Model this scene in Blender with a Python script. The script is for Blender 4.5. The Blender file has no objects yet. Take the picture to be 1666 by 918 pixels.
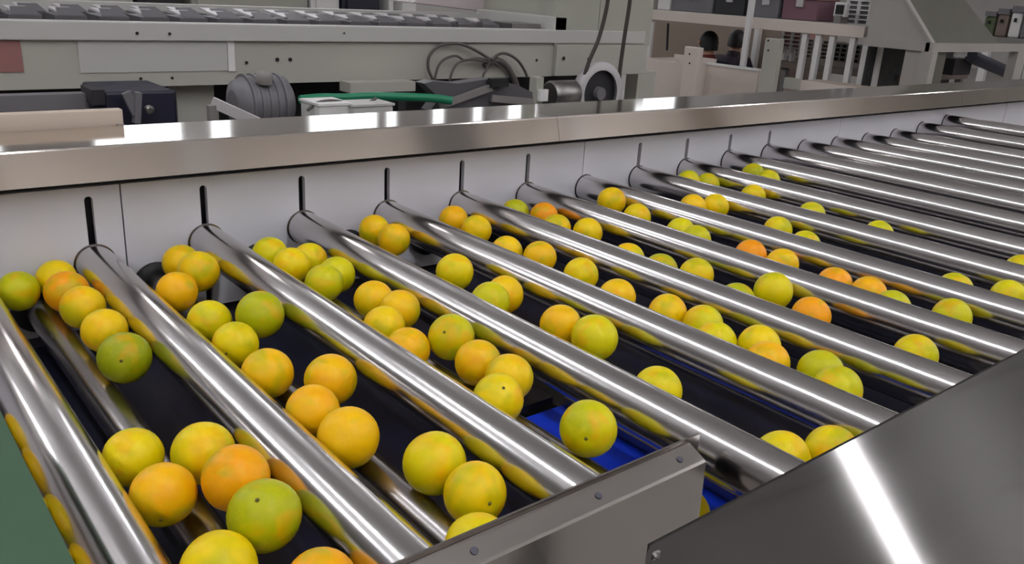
import bpy, bmesh, math, random
from mathutils import Vector, Matrix, Quaternion

# ------------------------------------------------------------------ camera
U = 0.2                                   # metres per roller pitch
CX, CY = 833.0, 459.0                     # image centre of the 1666 x 918 frame
VPX, VPY = (2605.0, 80.0), (-374.0, -97.0)    # where the conveyor's length and the rollers vanish
FOC = math.sqrt(-((VPX[0]-CX)*(VPY[0]-CX) + (VPX[1]-CY)*(VPY[1]-CY)))
def cray(px, py): return Vector((px-CX, -(py-CY), -FOC))
_ex = cray(*VPX).normalized(); _ey = cray(*VPY).normalized(); _ez = _ex.cross(_ey)
ROT = Matrix((_ex, _ey, _ez))             # camera axes -> world axes
def W(X, Y, Z): return Vector((X*U, Y*U, (Z+2.305)*U+0.95))   # pitch units -> metres (roller tops 0.95 m above floor)
CAM = W(-1.76964, 0, 0)
scene = bpy.context.scene
C = scene.collection
cam_data = bpy.data.cameras.new('camera'); cam = bpy.data.objects.new('camera', cam_data); C.objects.link(cam)
cam.matrix_world = Matrix.Translation(CAM) @ ROT.to_4x4()
cam_data.sensor_fit = 'HORIZONTAL'; cam_data.sensor_width = 36.0; cam_data.lens = 36.0*FOC/1666.0
cam_data.clip_start = 0.02; cam_data.clip_end = 200
scene.camera = cam

def wray(px, py): return ROT @ cray(px, py)
def at(px, py, y):                        # survey helper: point on the plane y = const
    r = wray(px, py); return CAM + r*((y-CAM.y)/r.y)
def atx(px, py, x):
    r = wray(px, py); return CAM + r*((x-CAM.x)/r.x)
def atz(px, py, z):
    r = wray(px, py); return CAM + r*((z-CAM.z)/r.z)

# ------------------------------------------------------------------ light
world = bpy.data.worlds.new('world'); scene.world = world; world.use_nodes = True
bg = world.node_tree.nodes['Background']; bg.inputs[0].default_value = (1.0, 0.96, 0.92, 1); bg.inputs[1].default_value = 1.0
LAMP_STRENGTH = 21.0
WINDOW_STRENGTH = 1.5
scene.view_settings.view_transform = 'Standard'; scene.view_settings.look = 'None'
scene.view_settings.gamma = 1.0; scene.view_settings.use_curve_mapping = False
scene.view_settings.exposure = 0.12

# ------------------------------------------------------------------ materials
def nt(name):
    m = bpy.data.materials.new(name); m.use_nodes = True
    t = m.node_tree; return m, t, t.nodes['Principled BSDF']
def lin(c): return tuple(((v/255)/12.92 if v/255 <= .04045 else ((v/255+.055)/1.055)**2.4) for v in c)
def paint(name, rgb, rough=.5, metal=0.0, var=.08, scale=6.0, bump=0.0, stretch=None, spec=.5, alpha=None):
    m, t, b = nt(name); n = t.nodes; l = t.links
    tc = n.new('ShaderNodeTexCoord'); mp = n.new('ShaderNodeMapping')
    if stretch: mp.inputs['Scale'].default_value = stretch
    nz = n.new('ShaderNodeTexNoise'); nz.inputs['Scale'].default_value = scale; nz.inputs['Detail'].default_value = 4
    l.new(tc.outputs['Object'], mp.inputs[0]); l.new(mp.outputs[0], nz.inputs[0])
    cr = n.new('ShaderNodeMix'); cr.data_type = 'RGBA'
    base = lin(rgb)
    cr.inputs['A'].default_value = (*[v*(1-var) for v in base], 1); cr.inputs['B'].default_value = (*[min(1, v*(1+var)) for v in base], 1)
    l.new(nz.outputs['Fac'], cr.inputs['Factor']); l.new(cr.outputs['Result'], b.inputs['Base Color'])
    mr = n.new('ShaderNodeMapRange'); mr.inputs['To Min'].default_value = rough*.75; mr.inputs['To Max'].default_value = min(1, rough*1.25)
    l.new(nz.outputs['Fac'], mr.inputs[0]); l.new(mr.outputs[0], b.inputs['Roughness'])
    b.inputs['Metallic'].default_value = metal; b.inputs['Specular IOR Level'].default_value = spec
    if bump:
        bp = n.new('ShaderNodeBump'); bp.inputs['Strength'].default_value = bump; bp.inputs['Distance'].default_value = .002
        l.new(nz.outputs['Fac'], bp.inputs['Height']); l.new(bp.outputs[0], b.inputs['Normal'])
    if alpha is not None:
        b.inputs['Alpha'].default_value = alpha
    return m
def glow(name, rgb, s):
    m, t, b = nt(name); b.inputs['Base Color'].default_value = (*rgb, 1)
    b.inputs['Emission Color'].default_value = (*rgb, 1); b.inputs['Emission Strength'].default_value = s
    return m
M = {}
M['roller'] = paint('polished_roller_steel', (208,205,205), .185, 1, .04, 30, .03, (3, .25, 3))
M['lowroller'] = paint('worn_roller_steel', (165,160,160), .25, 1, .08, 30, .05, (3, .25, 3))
M['rail'] = paint('bright_rail_steel', (212,206,200), .09, 1, .03, 3, .0)
M['sheet'] = paint('brushed_sheet_steel', (112,109,108), .065, 1, .03, 5, 0, (.2, 3, 3))
M['guard'] = paint('folded_guard_steel', (178,172,168), .2, 1, .03, 5, 0, (.2, 3, 3))
M['steel'] = paint('dull_steel', (150,148,146), .35, 1, .08, 12)
M['board'] = paint('white_plastic_board', (203,202,209), .38, 0, .03, 5)
M['black'] = paint('black_rubber', (22,22,24), .6, 0, .1, 20)
M['darkvoid'] = paint('dark_steel_and_shade', (40,38,42), .6, 0, .1, 8)  # dark steel parts, and the sheet that stands for shade under the machine
M['navy'] = paint('navy_painted_motor', (28,28,48), .5, 0, .1, 8)
M['belt'] = paint('blue_belt', (8,64,235), .5, 0, .12, 10)
M['darkbelt'] = paint('dark_navy_belt', (22,24,50), .45, 0, .12, 10)
M['shade'] = paint('dark_grey_plate', (74,72,82), .6, 0, .08, 8)
M['green'] = paint('green_feed_belt', (54,86,60), .55, 0, .08, 9, .04)
M['cream'] = paint('cream_machine_paint', (176,174,165), .5, 0, .03, 3)
M['creamlt'] = paint('light_cream_machine_paint', (188,187,183), .5, 0, .03, 3)
M['greygreen'] = paint('grey_green_cabinet_paint', (168,168,157), .5, 0, .03, 3)
M['beige'] = paint('beige_box_paint', (190,174,160), .6, 0, .04, 4)
M['warmcream'] = paint('warm_cream_frame_paint', (214,202,193), .55, 0, .04, 4)
M['tan'] = paint('tan_backing', (140,124,112), .7, 0, .06, 4)
M['white'] = paint('white_paint', (222,220,219), .5, 0, .03, 4)
M['pink'] = paint('pinkish_white_cover', (200,188,190), .5, 0, .05, 2)
M['greymetal'] = paint('grey_painted_metal', (128,124,122), .5, 0, .06, 5)
M['midgrey'] = paint('mid_grey_plastic', (112,110,114), .5, 0, .12, 9)
M['cup'] = paint('dark_carrier_plastic', (88,86,90), .45, 0, .12, 12)
M['cuplight'] = paint('pale_carrier_finger', (190,186,188), .4, 0, .06, 12)
M['cable'] = paint('grey_cable', (84,80,76), .5, 0, .1, 20)
M['strap'] = paint('dark_strap', (58,52,46), .6, 0, .12, 60)
M['hose'] = paint('green_hose', (28,128,92), .4, 0, .08, 20)
M['redbrown'] = paint('red_brown_paint', (150,104,100), .6, 0, .1, 8)
M['maroon'] = paint('dull_purple_crate', (120,86,96), .6, 0, .1, 8)
M['olive'] = paint('olive_grey_chute', (92,90,80), .55, .1, .08, 4)
M['chute'] = paint('pale_chute_steel', (174,169,164), .38, .3, .04, 4)
M['brown'] = paint('brown_grey_table', (124,110,102), .6, 0, .08, 6)
M['floor'] = paint('grey_factory_floor', (150,146,142), .45, 0, .1, 1.2)
M['wall'] = paint('grey_hall_wall', (176,172,168), .8, 0, .06, .8)
M['ceiling'] = paint('grey_hall_ceiling', (226,224,224), .85, 0, .06, .8)
M['warmwall'] = paint('warm_beige_hall_wall', (222,212,203), .8, 0, .05, .8)
M['skin'] = paint('skin', (186,138,112), .5, 0, .05, 10)
M['hair'] = paint('black_hair', (24,20,20), .5, 0, .2, 60)
M['red'] = paint('dark_red_cloth', (110,40,42), .8, 0, .1, 20)
M['jacket'] = paint('navy_cloth', (34,36,48), .8, 0, .1, 20)
M['purple'] = paint('dark_purple_cloth', (48,40,52), .8, 0, .1, 20)
M['trouser'] = paint('grey_cloth', (110,108,110), .8, 0, .1, 20)
M['leafgreen'] = paint('green_plastic_crate', (84,96,66), .6, 0, .12, 12)
M['lamp'] = glow('lamp_diffuser', (.95, .965, 1), LAMP_STRENGTH)
M['window'] = glow('daylit_window_pane', (.92, .96, 1), WINDOW_STRENGTH)
M['stem'] = paint('orange_stem_button', (96,88,30), .7, 0, .2, 60)

def orange_material():
    m, t, b = nt('orange_peel'); n = t.nodes; l = t.links
    tc = n.new('ShaderNodeTexCoord'); oi = n.new('ShaderNodeObjectInfo')
    mul = n.new('ShaderNodeMath'); mul.operation = 'MULTIPLY'; mul.inputs[1].default_value = 37.0
    l.new(oi.outputs['Random'], mul.inputs[0])
    add = n.new('ShaderNodeVectorMath'); add.operation = 'ADD'
    l.new(tc.outputs['Object'], add.inputs[0]); l.new(mul.outputs[0], add.inputs[1])
    def blend(prev, rgb, scale, lo, hi, mx):
        nz = n.new('ShaderNodeTexNoise'); nz.inputs['Scale'].default_value = scale; nz.inputs['Detail'].default_value = 2
        l.new(add.outputs[0], nz.inputs[0])
        mr = n.new('ShaderNodeMapRange'); mr.inputs['From Min'].default_value = lo; mr.inputs['From Max'].default_value = hi
        mr.inputs['To Max'].default_value = mx; l.new(nz.outputs['Fac'], mr.inputs[0])
        mx_ = n.new('ShaderNodeMix'); mx_.data_type = 'RGBA'
        l.new(mr.outputs[0], mx_.inputs['Factor']); l.new(prev, mx_.inputs['A'])
        mx_.inputs['B'].default_value = (*rgb, 1); add_off(nz)
        return mx_.outputs['Result']
    k = [0]
    def add_off(nz): nz.inputs['Distortion'].default_value = .3 + .2*k[0]; k[0] += 1
    col = blend(oi.outputs['Color'], lin((168,176,8)), .75, .50, .68, .6)
    col = blend(col, lin((246,160,4)), .9, .52, .72, .5)
    col = blend(col, lin((226,200,20)), 6, .55, .75, .25)
    l.new(col, b.inputs['Base Color'])
    b.inputs['Roughness'].default_value = .4; b.inputs['Specular IOR Level'].default_value = .28
    vz = n.new('ShaderNodeTexNoise'); vz.inputs['Scale'].default_value = 28; l.new(tc.outputs['Object'], vz.inputs[0])
    bp = n.new('ShaderNodeBump'); bp.inputs['Strength'].default_value = .12; bp.inputs['Distance'].default_value = .002
    l.new(vz.outputs['Fac'], bp.inputs['Height']); l.new(bp.outputs[0], b.inputs['Normal'])
    return m
M['orange'] = orange_material()

# ------------------------------------------------------------------ mesh helpers
class MB:
    def __init__(s): s.v = []; s.f = []; s.sm = []
    def add(s, vs, fs, smooth=False):
        o = len(s.v); s.v += [tuple(v) for v in vs]
        for i, f in enumerate(fs):
            s.f.append([o+a for a in f]); s.sm.append(smooth[i] if isinstance(smooth, list) else smooth)
        return s
    def box(s, x0, x1, y0, y1, z0, z1):
        x0, x1 = sorted((x0, x1)); y0, y1 = sorted((y0, y1)); z0, z1 = sorted((z0, z1))
        return s.add([(x0,y0,z0),(x1,y0,z0),(x1,y1,z0),(x0,y1,z0),(x0,y0,z1),(x1,y0,z1),(x1,y1,z1),(x0,y1,z1)],
              [(0,3,2,1),(4,5,6,7),(0,1,5,4),(1,2,6,5),(2,3,7,6),(3,0,4,7)])
    def bar(s, p, q, w, h=None, up=(0,0,1)):
        h = h or w; p = Vector(p); q = Vector(q); d = (q-p).normalized(); u = Vector(up)
        if abs(d.dot(u)) > .95: u = Vector((0,1,0))
        a = d.cross(u).normalized()*w/2; b = a.cross(d).normalized()*h/2
        vs = [p-a-b, p+a-b, p+a+b, p-a+b, q-a-b, q+a-b, q+a+b, q-a+b]
        return s.add(vs, [(0,1,2,3),(7,6,5,4),(0,4,5,1),(1,5,6,2),(2,6,7,3),(3,7,4,0)])
    def rings(s, rings, cap=True, closed=False, smooth=True):
        n = len(rings[0]); o = [v for r in rings for v in r]; fs = []; sm = []
        m = len(rings)
        for i in range(m if closed else m-1):
            for j in range(n):
                a = i*n+j; b = i*n+(j+1) % n; c = ((i+1) % m)*n+(j+1) % n; d = ((i+1) % m)*n+j
                fs.append((a, b, c, d)); sm.append(smooth)
        if cap and not closed:
            k = len(o); o = o+list(rings[0])+list(rings[-1])       # caps keep their own vertices so the sides shade cleanly
            fs.append(tuple(range(k, k+n))[::-1]); sm.append(False)
            fs.append(tuple(range(k+n, k+2*n))); sm.append(False)
        return s.add(o, fs, sm)
    def lathe(s, p, axis, prof, seg=24, cap=True):        # prof: (distance along axis, radius)
        p = Vector(p); d = Vector(axis).normalized(); u = Vector((0,0,1)) if abs(d.z) < .9 else Vector((1,0,0))
        a = d.cross(u).normalized(); b = d.cross(a).normalized()
        return s.rings([[p+d*t+(a*math.cos(2*math.pi*j/seg)+b*math.sin(2*math.pi*j/seg))*r for j in range(seg)] for t, r in prof], cap)
    def cyl(s, p, q, r, seg=24):
        p = Vector(p); q = Vector(q); return s.lathe(p, q-p, [(0, r), ((q-p).length, r)], seg)
    def tube(s, pts, r, seg=8, closed=False, sub=6):
        P = [Vector(p) for p in pts]; out = []
        n = len(P)
        rng = range(n if closed else n-1)
        for i in rng:
            g = (lambda k: P[k % n]) if closed else (lambda k: P[max(0, min(n-1, k))])
            p0, p1, p2, p3 = g(i-1), g(i), g(i+1), g(i+2)
            for k in range(sub):
                t = k/sub
                out.append(.5*((2*p1)+(p2-p0)*t+(2*p0-5*p1+4*p2-p3)*t*t+(3*p1-p0-3*p2+p3)*t**3))
        if not closed: out.append(P[-1])
        rs = []; u = Vector((0,1,0))
        m = len(out)
        for i, p in enumerate(out):
            d = ((out[(i+1) % m]-out[i-1]) if closed else (out[min(m-1, i+1)]-out[max(0, i-1)])).normalized()
            a = d.cross(u)
            if a.length < .05: a = d.cross(Vector((1,0,.2)))
            a.normalize(); b = d.cross(a)
            rs.append([p+(a*math.cos(2*math.pi*j/seg)+b*math.sin(2*math.pi*j/seg))*r for j in range(seg)])
        return s.rings(rs, True, closed)
    def prism(s, poly, ext):                              # polygon of 3D points extruded by a vector
        e = Vector(ext); P = [Vector(p) for p in poly]; n = len(P)
        nrm = Vector((0,0,0))
        for i in range(n): nrm += P[i].cross(P[(i+1) % n])
        if nrm.dot(e) > 0: P = P[::-1]
        vs = P+[p+e for p in P]
        fs = [tuple(range(n)), tuple(range(2*n-1, n-1, -1))]+[(i, n+i, n+(i+1) % n, (i+1) % n) for i in range(n)]
        return s.add(vs, fs)
    def mesh(s, name, off=(0,0,0)):
        m = bpy.data.meshes.new(name); o = Vector(off)
        m.from_pydata([tuple(Vector(v)-o) for v in s.v], [], s.f)
        m.polygons.foreach_set('use_smooth', s.sm); m.update()
        b = bmesh.new(); b.from_mesh(m); bmesh.ops.recalc_face_normals(b, faces=b.faces); b.to_mesh(m); b.free()
        return m
BASE = {}
def tag(o, label=None, cat=None, group=None, kind=None):
    if label: o['label'] = label
    if cat: o['category'] = cat
    if group: o['group'] = group
    if kind: o['kind'] = kind
    return o
def thing(name, loc, label, cat, group=None):
    o = bpy.data.objects.new(name, None); C.objects.link(o); o.location = loc; o.empty_display_size = .05
    BASE[o.name] = Vector(loc); return tag(o, label, cat, group)
def part(name, mb, mat, parent=None, label=None, bevel=0.0):
    off = BASE.get(parent.name, Vector((0,0,0))) if parent else Vector((0,0,0))
    o = bpy.data.objects.new(name, mb.mesh(name, off)); C.objects.link(o); o.data.materials.append(M[mat])
    if parent: o.parent = parent; BASE[o.name] = off
    if label: o['label'] = label
    if bevel:
        bv = o.modifiers.new('bevel', 'BEVEL'); bv.width = bevel; bv.segments = 2; bv.limit_method = 'ANGLE'
    return o
def solo(name, mb, mat, label, cat, group=None, bevel=0.0):          # a thing that is one mesh, origin at its base
    xs = [v[0] for v in mb.v]; ys = [v[1] for v in mb.v]; zs = [v[2] for v in mb.v]
    off = Vector(((min(xs)+max(xs))/2, (min(ys)+max(ys))/2, min(zs)))
    o = bpy.data.objects.new(name, mb.mesh(name, off)); C.objects.link(o); o.location = off; o.data.materials.append(M[mat])
    BASE[o.name] = off
    if bevel:
        bv = o.modifiers.new('bevel', 'BEVEL'); bv.width = bevel; bv.segments = 2; bv.limit_method = 'ANGLE'
    return tag(o, label, cat, group)
def struct(name, mb, mat):
    o = part(name, mb, mat); o['kind'] = 'structure'; return o
ORD = 'zeroth first second third fourth fifth sixth seventh eighth ninth tenth eleventh twelfth thirteenth fourteenth fifteenth sixteenth seventeenth eighteenth nineteenth twentieth'.split()
random.seed(7)

# ------------------------------------------------------------------ the hall
struct('floor', MB().box(-12, 26, -8, 22, -.1, 0), 'floor')
struct('ceiling', MB().box(-12, 26, -8, 22, 7.0, 7.1), 'ceiling')
struct('wall_back', MB().box(-12, 26, 20, 20.2, 0, 7), 'wall')
struct('wall_left', MB().box(-12.2, -12, -8, 20, 0, 7), 'wall')
struct('wall_front', MB().box(-12, 24, -8.2, -8, 0, 7), 'warmwall')
for i, x in enumerate((-10, -6.5, -3.2, 0.4, 3.4, 7.2, 10.5, 14, 18)):
    struct('reflection_strip_%d' % (i+1), MB().box(x, x+(.5, 1.1, .35, .8)[i % 4], -8, -7.85, 0, 7), ('white', 'greymetal', 'white', 'tan')[i % 4])  # unseen strips added to put vertical bands into the rail's reflection
struct('wall_right', MB().box(24, 24.2, -8, 20, 0, 7), 'wall')
for i, (x, w_) in enumerate([(-8, 2.2), (-3, 2.2), (.6, 2.0), (4.4, 1.85), (6.95, .45), (9.45, 1.95), (11.7, .3), (13.2, .35), (14.6, .3), (15.9, 1.1), (21.4, 2.0)]):
    w = struct('window_%d' % (i+1), MB().box(x-.06, x+w_+.06, 19.93, 20, 3.0, 3.1).box(x-.06, x+w_+.06, 19.93, 20, 5.2, 5.3)
        .box(x-.08, x, 19.93, 20, 3.0, 5.3).box(x+w_, x+w_+.08, 19.93, 20, 3.0, 5.3), 'white')
    n = 2 if w_ > 1 else 1
    for j in range(n): part('pane', MB().box(x+w_*j/n+.01, x+w_*(j+1)/n-.01, 19.96, 19.985, 3.1, 5.2), 'window', w)
for x, rn, n, ys in ((-3.6, 'far left lamp row', 4, 5.9), (-1.2, 'near left lamp row', 2, .7), (-4.4, 'added front left fill row', 3, -7.0), (.8, 'added second fill row', 3, -7.0), (6.05, 'third lamp row', 3, -7.0), (11.2, 'added fourth fill row', 3, -7.0), (17.5, 'added fifth fill row', 3, -7.0), (5.5, 'added back middle fill row', 3, 10.4), (13.5, 'added back right fill row', 3, 10.4)):  # front left, second, fourth, fifth and back rows are added unseen fill lamps
    for j in range(n):
        y = ys+j*2.5; hw = .075 if rn in ('near left lamp row', 'third lamp row') else .14
        t = thing('ceiling_lamp', (x, y+1.1, 5.0), 'long white strip lamp below the ceiling, %s in the %s' % (ORD[j+1], rn), 'lamp', 'ceiling strip lamps')
        part('housing', MB().box(x-.05, x+.05, y, y+2.2, 5.03, 5.09), 'white', t)
        part('diffuser', MB().box(x-hw, x+hw, y+.02, y+2.18, 4.99, 5.03), 'lamp', t)
        for yy in (y+.4, y+1.8): part('hanger', MB().cyl((x, yy, 5.09), (x, yy, 7), .008, 6), 'steel', t)

# ------------------------------------------------------------------ the roller conveyor
WALL = 7.87
TOP = {-2:-2.42,-1:-2.40,0:-2.38,1:-2.32,2:-2.305,3:-2.305,4:-2.305,5:-2.30,6:-2.295,7:-2.257,8:-2.233,9:-2.185,10:-2.16,11:-2.16,12:-2.165,13:-2.165,14:-2.15,15:-2.067,16:-1.975}
RR, LR, LD = .168, .12, .47
fr = thing('roller_conveyor', W(8, 8.2, -7.055), 'long roller conveyor frame with slotted white side boards and bright steel rail', 'conveyor')
def board(x0, x1):
    pts = [W(x0, WALL, -3.15), W(x0, WALL, -1.856), W(x1, WALL, -1.856), W(x1, WALL, -3.15)]
    slots = [k for k in range(-2, 11) if x0+.06 < k < x1-.06]
    for k in reversed(slots):
        h = .034; zt = -1.94-h if k < 10 else -1.98
        pts += [W(k+h, WALL, -3.15), W(k+h, WALL, zt)]
        pts += [W(k+h*math.cos(a), WALL, zt+h*math.sin(a)) for a in (math.pi*i/6 for i in range(1, 6))]
        pts += [W(k-h, WALL, zt), W(k-h, WALL, -3.15)]
    b = bmesh.new(); vs = [b.verts.new(p) for p in pts]; f = b.faces.new(vs)
    if f.normal.y > 0 or True:
        b.normal_update()
    r = bmesh.ops.extrude_face_region(b, geom=[f])
    bmesh.ops.translate(b, verts=[v for v in r['geom'] if isinstance(v, bmesh.types.BMVert)], vec=(0, .012, 0))
    bmesh.ops.triangulate(b, faces=[g for g in b.faces if len(g.verts) > 4])
    bmesh.ops.recalc_face_normals(b, faces=b.faces)
    for v in b.verts: v.co -= BASE[fr.name]
    m = bpy.data.meshes.new('side_board'); b.to_mesh(m); b.free()
    o = bpy.data.objects.new('side_board', m); C.objects.link(o); o.data.materials.append(M['board']); o.parent = fr
for x0, x1 in ((-3.5, .262), (.275, 5.94), (5.95, 12.04), (12.05, 18.79), (18.81, 25)): board(x0, x1)
p0, p1 = W(-3.5, WALL+.2, -4.2), W(25, WALL+.3, -1.7)
part('backing_plate', MB().box(p0.x, p1.x, p0.y, p1.y, p0.z, p1.z), 'shade', fr)
prof = [(7.655,-1.770),(7.735,-1.50),(7.74,-1.488),(7.75,-1.482),(8.68,-1.482),(8.68,-1.75),(8.66,-1.75),(8.66,-1.50),(7.755,-1.505),(7.675,-1.778)]
for x0, x1 in ((-4, 5.3), (5.305, 16.1), (16.105, 18.2), (18.205, 26)):
    part('rail_section', MB().prism([W(x0, y, z) for y, z in prof], (U*(x1-x0), 0, 0)), 'rail', fr)
p0, p1 = W(-4, 7.745, -1.93), W(25, 8.6, -1.795)
part('rail_bracket', MB().box(p0.x, p1.x, W(0, WALL+.065, 0).y, p1.y, p0.z, p1.z), 'darkvoid', fr)
for k in (-2.6, 3.5, 9.5, 15.5, 21.5):
    p = W(k, 8.3, 0); part('leg', MB().box(p.x-.03, p.x+.03, p.y-.03, p.y+.03, 0, W(0,0,-1.8).z), 'steel', fr)
    part('foot', MB().lathe((p.x, p.y, 0), (0,0,1), [(0,.05),(.012,.05),(.02,.02)], 12), 'black', fr)

def near_end(k): return 2.512 if k <= 1 else 2.022
for k in range(-1, 17):
    zc = TOP[k]-RR; b = W(k, 5, zc-RR); y0 = near_end(k); y1 = WALL-.012
    t = thing('conveyor_roller', b, 'polished steel conveyor roller, %s large roller from the left' % ORD[k+2], 'roller', 'large polished conveyor rollers')
    L = (y1-y0)*U; r = RR*U
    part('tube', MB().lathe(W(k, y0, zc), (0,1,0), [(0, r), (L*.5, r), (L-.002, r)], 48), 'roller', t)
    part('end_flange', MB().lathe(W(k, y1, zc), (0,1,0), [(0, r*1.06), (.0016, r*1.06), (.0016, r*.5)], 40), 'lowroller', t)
    part('axle', MB().cyl(W(k, y0-.01, zc), W(k, y0+.01, zc), .007, 12).cyl(W(k, WALL-.01, zc), W(k, WALL+.15, zc), .0055, 12), 'steel', t)
for g in range(-2, 16):
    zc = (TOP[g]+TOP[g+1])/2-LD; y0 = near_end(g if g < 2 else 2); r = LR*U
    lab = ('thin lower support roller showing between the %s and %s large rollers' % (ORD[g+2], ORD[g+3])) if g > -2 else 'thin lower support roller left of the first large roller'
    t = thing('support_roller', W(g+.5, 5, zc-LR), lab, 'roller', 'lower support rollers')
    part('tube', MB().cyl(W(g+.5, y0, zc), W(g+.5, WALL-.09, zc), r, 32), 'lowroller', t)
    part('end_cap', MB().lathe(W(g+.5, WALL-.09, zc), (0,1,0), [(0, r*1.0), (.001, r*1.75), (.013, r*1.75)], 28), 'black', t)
    part('axle', MB().cyl(W(g+.5, y0-.01, zc), W(g+.5, y0, zc), .006, 10), 'steel', t)
belts = [(-1.22, 1.62), (1.82, 2.62), (2.85, 6.4), (6.65, 9.7), (9.95, 13), (13.25, 16.6)]
lo, hi = W(1.82, 4.6, -3.25), W(2.62, 7.75, -3.19)
tag(part('dark_belt_fill', MB().box(lo.x, hi.x, lo.y, hi.y, lo.z, hi.z), 'darkbelt', fr))  # dark navy piece filling the strip beyond the short blue belt
for i, (a, b_) in enumerate(belts):
    lo = W(a, 2.55, -3.25); hi = W(b_, 4.45 if i == 1 else 7.75, -3.19)
    t = thing('discharge_belt', W((a+b_)/2, 5, -3.5), '%s discharge belt under the rollers, %s belt from the left' % ('bright blue' if i == 1 else 'dark navy', ORD[i+1]), 'belt', 'discharge belts under the rollers')
    part('belt', MB().box(lo.x, hi.x, lo.y, hi.y, lo.z, hi.z), 'belt' if i == 1 else 'darkbelt', t)
    for x in (lo.x, hi.x): part('side_rail', MB().box(x-.006, x+.006, lo.y, hi.y, lo.z-.03, hi.z+.015), 'steel', t)
    for yy in (lo.y+.1, hi.y-.14): part('support', MB().box(lo.x+.05, hi.x-.05, yy, yy+.04, 0, lo.z), 'darkvoid', t)

# near side: folded guard plate, sloping cover sheet, green feed belt
gp = thing('guard_plate', W(.6, 2.42, -3.4), 'folded stainless guard plate closing the near ends of the left rollers', 'guard plate')
x0, x1 = -.9, 1.735
part('plate', MB().prism([W(x0, y, z) for y, z in ((2.488,-2.288),(2.475,-2.292),(2.375,-2.335),(2.362,-2.345),(2.34,-3.3),(2.355,-3.3),(2.378,-2.352),(2.488,-2.31))], (U*(x1-.09-x0), 0, 0)), 'guard', gp)
part('back_plate', MB().prism([W(x0, y, z) for y, z in ((2.502,-2.264),(2.490,-2.264),(2.490,-3.3),(2.502,-3.3))], (U*(x1-x0), 0, 0)), 'guard', gp)
for X in (.15, .9, 1.5):
    part('bolt_hole', MB().lathe(W(X, 2.425, -2.312), (0,-.4,.9), [(0, .0038), (.0008, .0038)], 14), 'shade', gp)
for X in (-.6, 1.5): part('post', MB().bar(W(X, 2.43, -3.3), W(X, 2.43, -7.055), .02), 'steel', gp)
cv = thing('cover_sheet', W(4.5, 1.4, -3.6), 'large sloping brushed stainless cover sheet at the near right', 'cover sheet')
E0, E1 = (2.0, -2.30), (.95, -2.75)
poly = [W(.80, *E0), W(10.5, *E0), W(10.5, *E1), W(-.1, *E1), W(.45, 1.72, -2.42), W(.74, 1.97, -2.3129)]
part('sheet', MB().prism(poly, Vector((0, -.0012, -.0018))), 'sheet', cv)
part('top_lip', MB().prism([W(.80, 2.0, -2.30), W(.80, 2.015, -2.30), W(.80, 2.015, -2.5), W(.80, 2.0, -2.5)], (U*9.7, 0, 0)), 'sheet', cv)
b0 = W(.79, 1.955, -2.3193)
part('bolt', MB().lathe(b0, (0,-.4,.9), [(0,.0035),(.0018,.0035),(.0019,.002),(.006,.002),(.0065,.0012)], 12), 'steel', cv)
for X in (1.2, 5, 9.5): part('post', MB().bar(W(X, 1.5, -2.56), W(X, 1.5, -7.055), .03), 'steel', cv)
gb = thing('feed_belt', W(-2.2, 3.6, -2.6), 'green feed belt at the left edge of the conveyor', 'belt')
part('belt', MB().prism([W(-1.28, y, z) for y, z in ((1.6,-2.10),(4.9,-2.10),(4.95,-2.13),(4.95,-2.2),(1.6,-2.2))], (-U*1.6, 0, 0)), 'green', gb)
part('frame', MB().prism([W(-1.36, y, z) for y, z in ((1.7,-2.2),(4.85,-2.2),(4.85,-2.36),(1.7,-2.36))], (-U*1.4, 0, 0)), 'steel', gb)
for X, Y in ((-1.6, 2), (-2.5, 2), (-2.5, 4.6)): part('leg', MB().bar(W(X, Y, -2.36), W(X, Y, -7.055), .03), 'steel', gb)

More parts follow.
